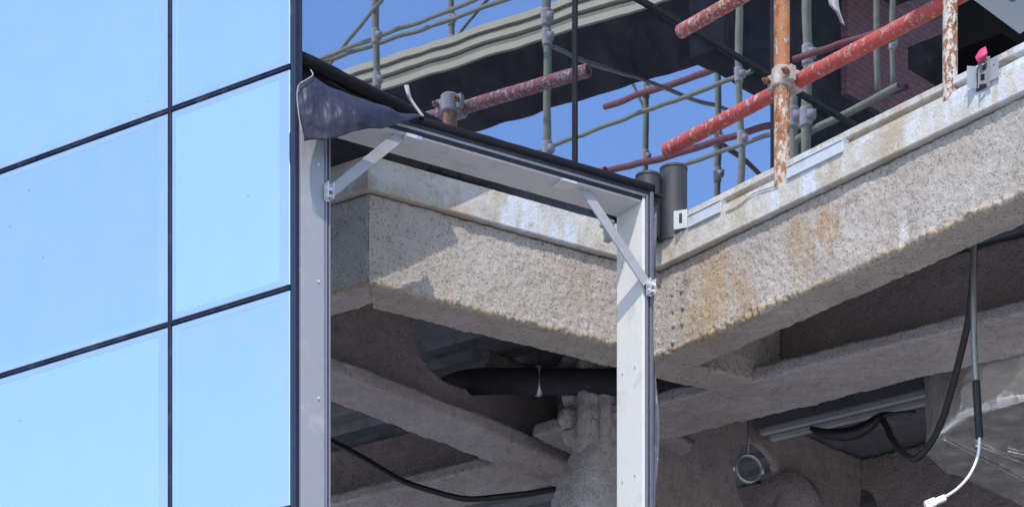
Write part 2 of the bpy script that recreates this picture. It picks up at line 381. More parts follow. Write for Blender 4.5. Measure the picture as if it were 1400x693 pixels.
# opening beyond the glazing, its shade put into a near-black wall
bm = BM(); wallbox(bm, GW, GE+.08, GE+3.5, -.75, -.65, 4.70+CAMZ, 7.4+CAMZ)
wallbox(bm, GW, GE+.08, GE+3.5, -.64, .25, 6.35+CAMZ, 6.45+CAMZ); wallbox(bm, GW, GE+.08, GE+3.5, -.645, -.60, 5.05+CAMZ, 5.09+CAMZ); wallbox(bm, GW, GE+.08, GE+3.5, -.645, -.58, 5.55+CAMZ, 5.58+CAMZ)  # first box: unseen ceiling added to keep sun off the recess
tag(build('recess_shade_wall', bm, DARKW, smooth=False), 'recess wall coloured black to stand for shade beyond the end of the tinted glass at upper right', 'wall')

# ---------------------------------------------------------------- concrete slab edge and sprayed edge beams
OV = .028
def rel(prof): return [(o, z+CAMZ) for o, z in prof]
slab = empty('floor_slab', V(P0.x, P0.y, ZL), 'stained concrete floor slab edge with pale limewash streaks along both wings', 'slab')
edge = rel([(0,4.738),(0,4.622),(-.004,4.618),(-.16,4.618),(-.16,4.738)])
MIT = -math.tan(math.radians(34.25))
bm = BM(); extrude(bm, MW, edge, tMc, .0, .012, .012, MIT, 0, conc); sharp(build('middle_edge', bm, CONC, slab), 30)
bm = BM(); extrude(bm, LR, edge, 0, 3.2, .03, .012, MIT*1., 0, conc); sharp(build('return_edge', bm, CONC, slab), 30)
redge = rel([(0,4.712),(0,4.622),(-.004,4.618),(-.16,4.618),(-.16,4.80),(-.030,4.80),(-.020,4.794),(-.020,4.772),(-.024,4.768),(-.045,4.764),(-.045,4.746),(-.014,4.742),(-.012,4.718)])
bm = BM(); extrude(bm, RW, rel([(0,4.712),(0,4.622),(-.004,4.618),(-.16,4.618),(-.16,4.712)]), -.05, RW.hit(936), .012, .012, 0, 0, conc); sharp(build('wing_edge', bm, CONC, slab), 30)
bm = BM(); extrude(bm, RW, redge, RW.hit(936), 3.6, .012, .012, 0, 0, conc); sharp(build('wing_edge', bm, CONC, slab), 30)
# top sheet of the slab so the terrace is closed
bm = BM(); q = [MW.at(tMc,-.15), MW.at(0,-.15), RW.at(3.6,-.15), RW.at(3.6,-5), MW.at(6,-3), LR.at(3.2,-.15)]
bm.faces.new([bm.verts.new(V(p.x,p.y,4.712+CAMZ)) for p in q]); build('slab_top', bm, CONC, slab, smooth=False)

beamM = rel([(-OV,4.612),(-OV,4.40),(-OV,4.292),(-OV-.008,4.285),(-.215,4.287),(-.222,4.295),(-.222,4.335),(-.14,4.345),(-.14,4.612)])
beamR = rel([(-OV,4.612),(-OV,4.292),(-OV-.008,4.283),(-.20,4.283),(-.207,4.29),(-.207,4.335),(-.13,4.345),(-.13,4.612)])
b1 = BM(); extrude(b1, MW, beamM, tMc, .62, .006, .006, MIT, 0, crust_on(MW))
tag(build('sprayed_edge_beam', b1, SPRAY), 'grey rough sprayed beam under the slab between the two white jambs', 'beam')
b1 = BM(); extrude(b1, RW, beamR, -.12, 2.9, .006, .006, 0, 0, crust_on(RW))
RBEAM = tag(build('sprayed_edge_beam', b1, SPRAY), 'sunlit rough sprayed beam with orange stains rising to the right', 'beam')
b1 = BM(); extrude(b1, LR, rel([(-OV,4.612),(-OV,4.292),(-OV-.008,4.285),(-.185,4.288),(-.19,4.335),(-.12,4.345),(-.12,4.612)]), 0, 2.6, .01, .01, MIT, 0, crust_on(LR))
tag(build('sprayed_edge_beam', b1, SPRAY), 'short shaded sprayed beam end receding behind the left jamb', 'beam')

for (u, v) in ((921,402),(922,424),(922,446),(921,468),(934,398),(935,420),(934,442)):
    bm = BM(); c = RW.pt(u, v, -OV-.004); bmesh.ops.create_icosphere(bm, subdivisions=3, radius=.0125)
    for w_ in bm.verts: w_.co += w_.co.normalized()*(.004*N((w_.co+c)*60)); w_.co += c
    build('bolt_head', bm, BOLTS, RBEAM)
# ---------------------------------------------------------------- ceiling decking and room behind
bm = BM(); nL = -LW.n; CMc = LR.p
def clip(b):
    q = CMc + nL*b
    tM = -((q-MW.p).dot(MW.n)+.12)/dL.dot(MW.n); tR = -((q-RW.p).dot(RW.n)+.12)/dL.dot(RW.n)
    if b < .1: return [(-9, tR)] if tR > -9 else []
    return [(-9, 7)] if tM < tR else [(-9, tR), (tM, 7)]
prof = [(0,0),(.085,0),(.105,.045),(.165,.045),(.185,0)]; pitch = .185; b = -3.
while b < 5.6:
    for (x0,z0),(x1,z1) in zip(prof, prof[1:]):
        for (ta, tb) in clip(b+(x0+x1)/2):
            tb = min(tb, 7); 
            if tb-ta < .05: continue
            A, B = CMc+nL*(b+x0), CMc+nL*(b+x1)
            bm.faces.new([bm.verts.new(V(*(q+dL*t), z+4.655+CAMZ)) for q, t, z in ((A,ta,z0),(B,ta,z1),(B,tb,z1),(A,tb,z0))])
    b += pitch
bmesh.ops.remove_doubles(bm, verts=bm.verts[:], dist=.001)
tag(build('ceiling_deck', bm, DECK, smooth=False, recalc=False), 'dim ribbed steel decking forming the ceiling behind the beams', 'ceiling')
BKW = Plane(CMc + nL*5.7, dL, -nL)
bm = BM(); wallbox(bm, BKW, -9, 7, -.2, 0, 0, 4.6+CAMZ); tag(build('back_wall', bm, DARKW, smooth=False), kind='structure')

# interior beams -------------------------------------------------------------
def at(u, v, z):
    p = Pz(u, v, z); return Vector((p.x, p.y))
def web(bm, pl, t0, t1, z0, z1, o, holes, step=.012, thick=.03, disp=softcrust):
    """a sprayed web plate with round openings: holes = [(t, z, rt, rz)]"""
    nt, nz = int((t1-t0)/step), int((z1-z0)/step); g = {}
    def co(t, z):
        q = pl.at(t, o); return V(q.x, q.y, z)
    for i in range(nt+1):
        for j in range(nz+1):
            t, z = t0+i*step, z0+j*step; g[i,j] = [t, z, False]
            for (ht,hz,rt,rz) in holes:
                k = math.hypot((t-ht)/rt, (z-hz)/rz)
                if k < 1:
                    g[i,j][2] = True
                    if k > 1e-3: g[i,j][0], g[i,j][1] = ht+(t-ht)/k, hz+(z-hz)/k
    vs = {}
    def gv(i,j):
        if (i,j) not in vs: vs[i,j] = bm.verts.new(co(g[i,j][0], g[i,j][1]))
        return vs[i,j]
    for i in range(nt):
        for j in range(nz):
            k = [(i,j),(i+1,j),(i+1,j+1),(i,j+1)]
            if sum(g[a][2] for a in k) >= 3: continue
            try: bm.faces.new([gv(*a) for a in k])
            except ValueError: pass
    n3 = V(pl.n.x, pl.n.y, 0)
    bmesh.ops.recalc_face_normals(bm, faces=bm.faces[:]); bm.normal_update()
    if bm.faces and sum(f.normal.dot(n3) for f in bm.faces) < 0: bmesh.ops.reverse_faces(bm, faces=bm.faces[:])
    r = bmesh.ops.extrude_face_region(bm, geom=bm.faces[:])
    nv = [x for x in r['geom'] if isinstance(x, bmesh.types.BMVert)]
    for v in nv: v.co -= n3*thick
    bm.normal_update(); mv = [(v, v.normal*disp(v.co)) for v in bm.verts]
    for v, d in mv: v.co += d
# diagonal cellular beam on the left, parallel with the glazing
zd = 4.25
DB = Plane(at(453, 508, zd), dG, nr(dG))
def beam(name, label, pl, z, t0, t1, width, edge_h, mat, holes=(), webt=None, top=4.655, web_o=None):
    root = empty(name, V(*pl.at(t0), z+CAMZ), label, 'beam')
    bm = BM(); e = .008
    extrude(bm, pl, rel([(0,z+edge_h),(0,z+e),(-e,z),(-width+e,z),(-width,z+e),(-width,z+edge_h)]), t0, t1, .010, .010, 0, 0, softcrust)
    build('bottom_flange', bm, mat, root)
    bm = BM(); a, b_ = webt or (t0, t1)
    web(bm, pl, a, b_, z+CAMZ+edge_h-.01, top+CAMZ, web_o if web_o is not None else -width/2+.02, holes)
    build('web', bm, SPRAYBR if mat is SPRAYIN else mat, root)
    return root
def thole(pl, u, v, o, rt, rz):
    p = pl.pt(u, v, o); return (pl.hit(u, o), p.z, rt, rz)
beam('sprayed_interior_beam', 'grey sprayed beam crossing diagonally behind the left jamb with a pale lit flange edge', DB, zd, -.5, 1.62, .235, .062, SPRAYIN,
     [thole(DB, 618, 470, -.10, .225, .172)])
# second beam, parallel with the left facade, behind the right wing
z2 = 4.283
SB = Plane(at(1100, 503, z2), -dL, -nL)
beam('sprayed_interior_beam', 'wide pale sprayed beam flange behind the stained right wing beam', SB, z2, -1.3, 2.6, .37, .05, SPRAYIN, web_o=-.17)
# cellular web deeper in
WA = Plane(xy(900, 12.3), dG, nr(dG))
cb = beam('sprayed_interior_beam', 'brown sprayed beam with round web opening behind the hanging pipe clamp', WA, 3.90, -.3, 1.6, .22, .05, SPRAYBR,
     [thole(WA, 1037, 656, -.09, .16, .16)])
WB = Plane(xy(1100, 13.62), -dL, -nL)
beam('sprayed_interior_beam', 'dim sprayed beam in the far background left of the foil duct', WB, 3.95, -.5, 2.2, .22, .05, SPRAYBR, [thole(WB, 1165, 705, -.09, .13, .13)])
# lower left far flange
LB = Plane(at(600, 655, 4.33), -dL, -nL)
beam('sprayed_interior_beam', 'dim flat sprayed beam low at left behind the drooping cable', LB, 4.33, -1.4, 1.1, .36, .05, SPRAYIN)
# sprayed column with lumpy bolts
col = empty('sprayed_column', V(*xy(812, 12.05), 0), 'lumpy sprayed column meeting the diagonal beam left of the right jamb', 'column')
bm = BM(); CP = Plane(xy(812, 12.02), dM, nr(dM))
def colshape(z0, z1, w, d):
    n = 52; nz = int((z1-z0)/.011); R = []
    for j in range(nz+1):
        z = z0+(z1-z0)*j/nz; ring = []
        k = 1 + .55*max(0, min(1, (4.17+CAMZ-z)/.22))
        for i in range(n):
            a = 2*math.pi*i/n; x = math.copysign(abs(math.cos(a))**.55, math.cos(a)); y = math.copysign(abs(math.sin(a))**.55, math.sin(a))
            q = CP.at(x*w - (k-1)*w*2.0*(x < 0)*abs(x), y*d*k); ring.append(bm.verts.new(V(q.x, q.y, z)))
        R.append(ring)
    for A, B in zip(R, R[1:]):
        for i in range(n): bm.faces.new((A[i], A[(i+1)%n], B[(i+1)%n], B[i]))
    bmesh.ops.recalc_face_normals(bm, faces=bm.faces[:]); bm.normal_update()
    for v, d_ in [(v, v.normal*(spray(v.co, .006, .008, .018)-.004*abs(N(v.co*12)))) for v in bm.verts]: v.co += d_
colshape(2.6+CAMZ, 4.65+CAMZ, .078, .085); build('shaft', bm, SPRAYIN, col)
def blob(bm, c, r, sq=1.):
    s0 = len(bm.verts); rr = bmesh.ops.create_icosphere(bm, subdivisions=4, radius=r)
    for v in rr['verts']:
        v.co.z *= sq; v.co += v.co.normalized()*spray(v.co+c, .006, .007, .012); v.co += c
for k, vv in enumerate((493, 521, 545, 572, 598)):
    bm = BM(); blob(bm, P((781,776,782,778,784)[k], vv, 12.03), (.040,.046,.041,.047,.044)[k], (.9,1.05,.85,1.,.9)[k]); build('sprayed_bolt', bm, SPRAYIN, col)
for k, uu in enumerate((800, 826)):
    bm = BM(); a, b_ = P(uu, 470, 11.95), P(uu, 640, 11.95)
    tube(bm, [a.lerp(b_, i/60) for i in range(61)], .030, 16)
    bm.normal_update()
    for v, d_ in [(v, v.normal*spray(v.co, .005, .004, .005)) for v in bm.verts]: v.co += d_
    build('sprayed_rib', bm, SPRAYIN, col)

# black drain pipe with hanger
bm = BM(); pts = spline([P(560,552,12.6), P(600,536,12.35), P(640,523,12.15), P(700,521,12.05), P(800,522,11.95), P(880,523,11.9)], 8)
pp = empty('drain_pipe', pts[0], 'black horizontal drain pipe under the grey beam left of the right jamb', 'pipe')
tube(bm, pts, .053, 22); build('pipe_run', bm, BLKP, pp)
def strap(u, v, Y, r, w, name, parent):
    bm = BM(); c = P(u, v, Y); d = V(1,0,0).lerp(V(dM.x,dM.y,0), .3).normalized()
    tube(bm, [c-d*w, c+d*w], r+.004, 24); return build(name, bm, GALV, parent)
strap(737, 522, 12.01, .053, .010, 'hanger_band', pp)
bm = BM(); cyl(bm, P(737, 503, 12.0), P(737, 420, 12.0), .0035, 8); build('hanger_rod', bm, BLACK, pp)
bm = BM(); cyl(bm, P(737,505,12.0), P(737,500,12.0), .011, 6); build('hanger_nut', bm, GALV, pp)
# drooping cable on the left
bm = BM(); tube(bm, spline([P(440,596,12.6), P(470,612,12.6), P(530,645,12.6), P(575,666,12.6), P(640,681,12.6), P(712,675,12.6), P(760,668,12.6)], 8), .0125, 12)
tag(build('cable', bm, BLACK), 'thick black cable drooping below the diagonal beam at lower left', 'cable')

# ring clamp on a rod
rg = empty('pipe_clamp', P(1023, 668, 12.45), 'empty galvanised ring clamp hanging on a thin rod', 'pipe clamp')
bm = BM(); c = P(1023, 641, 12.45); ax = V(.30,-.95,.0).normalized(); e1 = ax.cross(V(0,0,1)).normalized(); e2 = V(0,0,1)
n = 40; R = []
for i in range(n):
    a = 2*math.pi*i/n; d = e1*math.cos(a)+e2*math.sin(a)
    R.append([bm.verts.new(c + d*rr + ax*k) for rr, k in ((.055,-.013),(.055,.013),(.058,.013),(.058,-.013))])
for i in range(n):
    for k in range(4): bm.faces.new((R[i][k], R[i][(k+1)%4], R[(i+1)%n][(k+1)%4], R[(i+1)%n][k]))
build('clamp_band', bm, GALV, rg)
for sgn in (-1, 1):
    bm = BM(); q = c + e1*sgn*.066; cyl(bm, q+V(0,0,-.014), q+V(0,0,.014), .006, 8); build('clamp_screw', bm, GALV, rg)
bm = BM(); cyl(bm, c+V(0,0,.058), c+V(0,0,.22), .004, 8); build('threaded_rod', bm, FLEX, rg)
# insulated duct seen through the opening
bm = BM(); pts = [P(1072+i*2, 694+i*.8, 13.1+i*.05) for i in range(26)]
tube(bm, pts, .155, 40); bm.normal_update()
for v, d_ in [(v, v.normal*spray(v.co, .003, .006, .015)) for v in bm.verts]: v.co += d_
tag(build('round_duct', bm, SPRAYBR), 'round dusty duct inside the web opening behind the ring clamp', 'duct')

# rails, black hose, cables near the foil duct
rl = empty('cable_rail', P(1150, 560, 12.4), 'thin pale galvanised rail under the deck behind the wide flange', 'rail')
RL = Plane(at(1150, 559, 4.55), -dL, -nL)
for k in range(2):
    bm = BM(); wallbox(bm, RL, -.42, .9, -.05-.09*k, -.02-.09*k, 4.535+CAMZ, 4.55+CAMZ); build('rail_strip', bm, GALV, rl, smooth=False)
bm = BM(); wallbox(bm, RL, -.42, .9, -.16, .0, 4.55+CAMZ, 4.655+CAMZ); build('rail_back', bm, DECK, rl, smooth=False)
bm = BM(); pts = spline([P(1108,585,12.3), P(1130,592,12.28), P(1160,592,12.26), P(1185,582,12.24), P(1205,568,12.22), P(1228,564,12.2), P(1252,562,12.2)], 8)
tube(bm, pts, .02, 14, rf=lambda i: .006+.022*math.sin(math.pi*min(1, (i+2)/40))); tag(build('hose', bm, BLACK), 'short thick black hose sagging under the thin rail', 'hose')
bm = BM(); tube(bm, spline([P(1331,330,10.62), P(1330,380,10.7), P(1323,440,10.8), P(1311,500,10.9), P(1294,555,11), P(1274,600,11.1), P(1255,624,11.2), P(1238,622,11.4), P(1222,602,11.7), P(1205,571,12.1)], 10), .0135, 14)
tag(build('cable', bm, BLACK), 'black cable hanging in a deep loop left of the foil duct', 'cable')
cd = empty('conduit_drop', P(1340, 600, 10.6), 'grey flexible conduit ending in a white wire and plug', 'conduit')
pts = spline([P(1331,332,10.6), P(1331,400,10.6), P(1332,470,10.6), P(1335,530,10.6), P(1339,598,10.6)], 60)
bm = BM(); tube(bm, pts, .011, 12, rf=lambda i: .0108+.0016*(i%2)); build('flexible_sleeve', bm, FLEX, cd)
bm = BM(); tube(bm, pts[-70:], .0145, 12); build('sleeve_end', bm, BLACK, cd)
bm = BM(); tube(bm, spline([P(1339,596,10.6), P(1337,622,10.6), P(1326,648,10.59), P(1308,668,10.58), P(1285,683,10.57)], 10), .0052, 10); build('white_wire', bm, WHITE, cd)
bm = BM(); c = P(1278,686,10.57); d = (P(1262,692,10.57)-P(1290,680,10.57)).normalized(); sd = V(0,1,0); upv = d.cross(sd)
for a, w, h in ((-.022,.012,.011),(.018,.017,.015)):
    k = c + d*a; hexa(bm, [k+d*x+sd*y*w+upv*z*h for z in (-1,1) for x,y in ((-.02,-1),(.02,-1),(.02,1),(-.02,1))])
bevel(bm, .003); build('plug', bm, WHITE, cd)

# foil wrapped duct
fd = empty('foil_duct', Pz(1330, 620, 4.12), 'crinkled silver foil wrapped duct at lower right', 'duct')
outl = [(1266,620),(1275,604),(1290,588),(1318,570),(1356,556),(1400,546),(1470,533),(1560,640),(1480,728),(1400,690),(1365,672),(1330,656),(1296,646)]
bm = BM(); zf = 4.12
per = []
pp3 = [Pz(u, v, zf) for u, v in outl]
per = []
for a, b_ in zip(pp3, pp3[1:]+pp3[:1]):
    n = max(1, int((b_-a).length/.03)); per += [a.lerp(b_, k/n) for k in range(n)]
cen = sum(per, V(0,0,0))/len(per)
K = 26; RINGS = []
for j in range(K+1):
    f = (j/K); RINGS.append([bm.verts.new(cen.lerp(p, f) + V(0,0,0)) for p in per] if j else None)
c0 = bm.verts.new(cen)
m_ = len(per)
for i in range(m_): bm.faces.new((c0, RINGS[1][i], RINGS[1][(i+1)%m_]))
for j in range(1, K):
    for i in range(m_): bm.faces.new((RINGS[j][i], RINGS[j+1][i], RINGS[j+1][(i+1)%m_], RINGS[j][(i+1)%m_]))
side = [RINGS[K]]
for h in range(1, 14):
    side.append([bm.verts.new(p + V(0,0,h*.026)) for p in per])
for A, B in zip(side, side[1:]):
    for i in range(m_): bm.faces.new((A[i], B[i], B[(i+1)%m_], A[(i+1)%m_]))
bm.faces.new(side[-1])
bmesh.ops.recalc_face_normals(bm, faces=bm.faces[:]); bm.normal_update()
def crink(co): 
    return .013*abs(N(co*6+V(1,2,3))) + .005*abs(N(co*14)) + .002*abs(N(co*34)) + .014*N(co*3)
for v, d_ in [(v, v.normal*crink(v.co)) for v in bm.verts]: v.co += d_
build('foil_wrap', bm, FOIL, fd)
bm = BM()
for i in range(3):
    a, b_ = Pz(1290+i*44, 600+i*8, zf-.012), Pz(1420+i*40, 668-i*12, zf-.012)
    pts = [a.lerp(b_, k/30) for k in range(31)]
    tube(bm, [p + V(0,0,-.004*abs(N(p*20))) for p in pts], .004, 8)
build('taped_seam', bm, FOIL, fd)

# ---------------------------------------------------------------- steel window frame
ZF = 4.713+CAMZ                                   # top of the head
fr = empty('window_frame', V(*FW.at(0), 3.0+CAMZ), 'empty grey and white window frame with diagonal braces in front of the slab', 'window frame')
tl, tl2 = FW.hit(412), FW.hit(444); tr, tr2 = FW.hit(883), FW.hit(892)
zlow = 0.0
bm = BM(); wallbox(bm, FW, tl, tl2, -.06, 0, zlow, ZF-.05); bevel(bm, .002); build('jamb', bm, ANOD, fr, smooth=False)
bm = BM()
for a, b_, o in ((tl2+.001, tl2+.008, .006), (tl2+.009, tl2+.014, -.008), (tl2+.015, tl2+.022, .004)):
    wallbox(bm, FW, a, b_, -.07, o, zlow, ZF-.055)
bevel(bm, .0015, 1); build('jamb_bead', bm, plain('lilac_grey_bead', (.19,.19,.24), .35, .2, .1), fr, smooth=False)
bm = BM(); wallbox(bm, FW, tr-.012, tr, -.17, -.004, zlow, ZF-.052); bevel(bm, .002); build('jamb', bm, WHITEF, fr, smooth=False)
bm = BM()
wallbox(bm, FW, tr+.0005, tr+.009, -.10, .006, zlow, ZF-.03); wallbox(bm, FW, tr+.0095, tr+.014, -.09, -.004, zlow, ZF-.03); wallbox(bm, FW, tr+.0145, tr2, -.08, .010, zlow, ZF-.02)
bevel(bm, .002, 1); build('jamb_bead', bm, plain('dark_violet_bead', (.14,.14,.175), .32, .2, .2), fr, smooth=False)
th0 = FW.hit(560)
bm = BM(); extrude(bm, FW, [(.014,ZF-.008),(.008,ZF),(-.03,ZF+.004),(-.06,ZF-.002),(-.06,ZF-.03),(.012,ZF-.03)], th0, tr2+.004, .02, .02, 0, 0, lambda c: .0018*N(c*14)); build('head_gasket', bm, RUBBER, fr)
bm = BM(); wallbox(bm, FW, tl2+.02, tr2, -.05, .008, ZF-.040, ZF-.0305); build('head_bead', bm, DARKA, fr, smooth=False)
bm = BM(); wallbox(bm, FW, tl2+.02, tr-.001, -.05, .002, ZF-.050, ZF-.0405); build('head_bead', bm, ANOD, fr, smooth=False)
bm = BM(); wallbox(bm, FW, tl2+.02, tr-.013, -.05, -.004, ZF-.060, ZF-.0505); build('head_bead', bm, DARKA, fr, smooth=False)
bm = BM(); wallbox(bm, FW, tl2+.02, tr-.013, -.165, -.012, ZF-.068, ZF-.0605); build('soffit', bm, SOFF, fr, smooth=False)
def bar(p, q, w, th, nrm):
    bm = BM(); d = (q-p).normalized(); sdv = d.cross(nrm).normalized()
    hexa(bm, [p+sdv*w*x+nrm*th*y for x,y in ((-1,-1),(1,-1),(1,1),(-1,1))] + [q+sdv*w*x+nrm*th*y for x,y in ((-1,-1),(1,-1),(1,1),(-1,1))])
    bevel(bm, .0015, 1); return bm
n3 = V(FW.n.x, FW.n.y, 0)
BRACE = plain('satin_brace_steel', (.36,.355,.375), .4, .2, .1, 14, (.30,.29,.29))
br = build('brace', bar(FW.pt(451,263,-.03), FW.pt(560,176,-.03), .019, .004, n3), BRACE, fr, smooth=False)
def bracket(u, v, o, parent):
    bm = BM(); t = FW.hit(u, o); z = FW.pt(u, v, o).z
    wallbox(bm, FW, t-.012, t-.009, o, o+.03, z-.028, z+.028); wallbox(bm, FW, t+.009, t+.012, o, o+.03, z-.028, z+.028); wallbox(bm, FW, t-.009, t+.009, o, o+.004, z-.03, z+.03)
    q = FW.at(t-.016, o+.016); q2 = FW.at(t+.016, o+.016); cyl(bm, V(q.x,q.y,z+.008), V(q2.x,q2.y,z+.008), .007, 10)
    q = FW.at(t-.016, o+.016); q2 = FW.at(t+.016, o+.016); cyl(bm, V(q.x,q.y,z-.014), V(q2.x,q2.y,z-.014), .005, 10)
    return build('brace_bracket', bm, GALV, parent, smooth=False)
bracket(447, 264, .004, fr)
br = build('brace', bar(FW.pt(783,236,-.05), FW.pt(884,388,.012), .020, .004, n3), BRACE, fr, smooth=False)
bracket(887, 394, .012, fr)
bm = BM(); q = FW.hit(778); wallbox(bm, FW, q-.03, q+.035, -.07, .0, ZF-.076, ZF-.068); build('brace_foot', bm, GALV, fr, smooth=False)
bm = BM(); q = FW.hit(566); wallbox(bm, FW, q-.03, q+.03, -.05, .004, ZF-.08, ZF-.068); build('brace_foot', bm, GALV, fr, smooth=False)
for zz_ in (4.45, 4.05, 3.65):                    # fixing screws in the two jambs
    for (t_, o_, dx) in (((tl+tl2)/2+.02, .002, 0), (tr-.013, -.05, 1), (tr-.013, -.13, 1)):
        bm = BM(); q = FW.at(t_, o_); d_ = V(*(-FW.d if dx else FW.n), 0); p_ = V(q.x, q.y, zz_+CAMZ)
        cyl(bm, p_-d_*.004, p_+d_*.002, .0045, 10); build('screw', bm, GALV, fr, smooth=False)
# small dark flashing tongue at the head's right end
bm = BM(); wallbox(bm, FW, tr2+.002, tr2+.058, -.12, .0, ZF-.032, ZF-.024); wallbox(bm, FW, tr2+.002, tr2+.05, -.11, -.01, ZF-.050, ZF-.034); bevel(bm,.002,1); build('flashing', bm, DARKA, fr, smooth=False)
# grey block behind the jamb top
bm = BM(); wallbox(bm, FW, tr-.040, tr-.014, -.22, -.18, ZF-.15, ZF-.075); wallbox(bm, FW, tr-.058, tr-.041, -.22, -.19, ZF-.10, ZF-.085); bevel(bm,.003,1); build('fixing_cleat', bm, ANOD, fr, smooth=False)
# rumpled membrane strip beside the right jamb
bm = BM(); n = 150; A = []
for i in range(n+1):
    z = ZF-.10 - (ZF-.10-2.2-CAMZ)*i/n; row = []
    wv = .006*math.sin(i*.16) + .010*N(V(i*.06, 3, 1)) + .008*max(0, math.sin(i*.075+1))
    for k in range(7):
        f = k/6; q = FW.at(tr2+.001 + (.017+wv*.8+.012*(i/n))*f, -.01+.014*math.sin(f*3.1+i*.09)+ .008*N(V(i*.09,f*2,0)))
        row.append(bm.verts.new(V(q.x,q.y,z)))
    A.append(row)
for r0, r1 in zip(A, A[1:]):
    for k in range(6): bm.faces.new((r0[k], r0[k+1], r1[k+1], r1[k]))
bmesh.ops.solidify(bm, geom=bm.faces[:], thickness=.003)
tag(build('membrane_strip', bm, MEMGR), 'rumpled grey membrane strip hanging along the right jamb edge', 'membrane')

# ---------------------------------------------------------------- folded dark blue membrane over the left corner
def sheet(name, rows_, mat, label, cat, thick=.004, wr=.008, sub=12, group=None):
    """rows_: list of polylines of 3D points, lofted"""
    G = [spline(r, sub) for r in rows_]; m = min(len(g) for g in G)
    cols_ = [spline([g[i] for g in G], sub) for i in range(m)]
    bm = BM(); vs = [[bm.verts.new(p + V(N(p*9), N(p*9+V(7,7,7)), .6*N(p*13+V(3,1,2)))*wr) for p in c] for c in cols_]
    for a, b_ in zip(vs, vs[1:]):
        for k in range(len(a)-1): bm.faces.new((a[k], b_[k], b_[k+1], a[k+1]))
    bmesh.ops.recalc_face_normals(bm, faces=bm.faces[:])
    bmesh.ops.solidify(bm, geom=bm.faces[:], thickness=thick)
    return tag(build(name, bm, mat), label, cat, group)
top = [P(424,103,9.93), P(450,117,9.97), P(490,133,10.03), P(530,148,10.10), P(560,158,10.18), P(582,161,10.27)]
bul = [P(410,116,9.86), P(445,126,9.90), P(488,137,9.97), P(530,150,10.05), P(560,159,10.14), P(580,162,10.24)]
mid = [P(411,150,9.85), P(447,157,9.87), P(490,158,9.93), P(530,160,10.03), P(558,162,10.12), P(578,163,10.22)]
low = [P(417,195,9.88), P(450,189,9.88), P(492,180,9.94), P(532,173,10.03), P(558,165,10.12), P(577,164,10.22)]
sheet('membrane_flap', [top, bul, mid, low], MEMB, 'dark blue folded membrane flap draped over the top of the left jamb', 'membrane', wr=.014)
bm = BM(); tube(bm, spline([P(424,97,9.92), P(427,104,9.9), P(418,111,9.86), P(409,118,9.84), P(406.5,135,9.845), P(409,160,9.85), P(413,182,9.86)], 8), .0021, 8)
tag(build('edge_tape', bm, SHEETW), 'thin pale tape curling along the flap edge at the glass corner', 'tape')
bm = BM(); extrude(bm, GW, [(.02,4.862+CAMZ),(.055,4.860+CAMZ),(.070,4.845+CAMZ),(.055,4.824+CAMZ),(.02,4.824+CAMZ)], .03, .75, .02, .02, 0, 0, lambda c: .003*N(c*16))
tag(build('sill_gasket', bm, RUBBER), 'black rounded gasket sloping down from the glass corner behind the flap', 'gasket')
# crumpled black membrane in the gap between slab and glass
us = [425, 470, 503, 560, 620, 680, 740, 800, 850]
r0 = [GW.pt(u, 0, .02) for u in us]; r1 = [(MW if u > 503 else LR).pt(u, 0, -.035) for u in us]
for a, z in ((r0, 4.83), (r1, 4.725)):
    for i, p in enumerate(a): a[i] = V(p.x, p.y, z+CAMZ)
keep = [i for i, u in enumerate(us) if u >= 0]
rm = [r0[i].lerp(r1[i], .5)+V(0,0,-.005) for i in range(len(us))]
sheet('gap_membrane', [[r0[i] for i in keep], [rm[i] for i in keep], [r1[i]+V(0,0,.006) for i in keep]], MEMBK, 'crumpled black plastic membrane in the gap above the middle slab edge', 'membrane', wr=.012)

bm = BM(); wallbox(bm, GW, GW.hit(448), GW.hit(545), .05, .075, 4.705+CAMZ, 4.735+CAMZ); wallbox(bm, GW, GW.hit(448), GW.hit(545), .05, .085, 4.698+CAMZ, 4.7045+CAMZ); bevel(bm,.002,1)
tag(build('sill_channel', bm, ANOD, smooth=False), 'grey sill channel in the shaded gap behind the left brace', 'channel')
# ---------------------------------------------------------------- items on the wing edge
def rod(name, mat, p, q, r, label, cat, group=None, root=None):
    bm = BM(); hollow(bm, p, q, r); o = build(name, bm, mat, root); sharp(o, 40)
    if label: tag(o, label, cat, group)
    return o
def wing(u, o): q = RW.at(RW.hit(u, o), o); return q
q = wing(1069, -.028); p1 = V(q.x, q.y, 4.70+CAMZ)
rod('scaffold_post', TRUSTU, p1, V(q.x, q.y, 5.575+CAMZ), .0295, 'rusty flaking scaffold post with clamp, left of the two on the slab edge', 'scaffold post', 'scaffold posts on the slab edge')
q2 = wing(1299, -.030); p2 = V(q2.x, q2.y, 4.70+CAMZ)
rod('scaffold_post', TRUST2, p2, V(q2.x, q2.y, 6.3+CAMZ), .0262, 'rusty scaffold post thickly splashed with plaster, right of the red rail', 'scaffold post', 'scaffold posts on the slab edge')
TO = -.028-.058
a, b_ = RW.pt(909, 207, TO), RW.pt(1066, 124, TO)
d = V(RW.d.x, RW.d.y, 0); zz = 5.13+CAMZ
zt = RW.pt(1180, 64, TO).z
pa, pb = wing(911, TO), RW.at(2.9, TO)
rod('scaffold_rail', TRED, V(pa.x,pa.y,zt), V(pb.x,pb.y,zt), .0275, 'long bright red scaffold rail clamped behind both rusty posts', 'scaffold tube', 'red scaffold rails')
zt2 = RW.pt(970, 21, TO).z; pa = wing(930, TO)
rod('scaffold_rail', TRED2, V(pa.x,pa.y,zt2), V(pb.x,pb.y,zt2), .0265, 'upper worn red scaffold rail with open end at the top edge', 'scaffold tube', 'red scaffold rails')
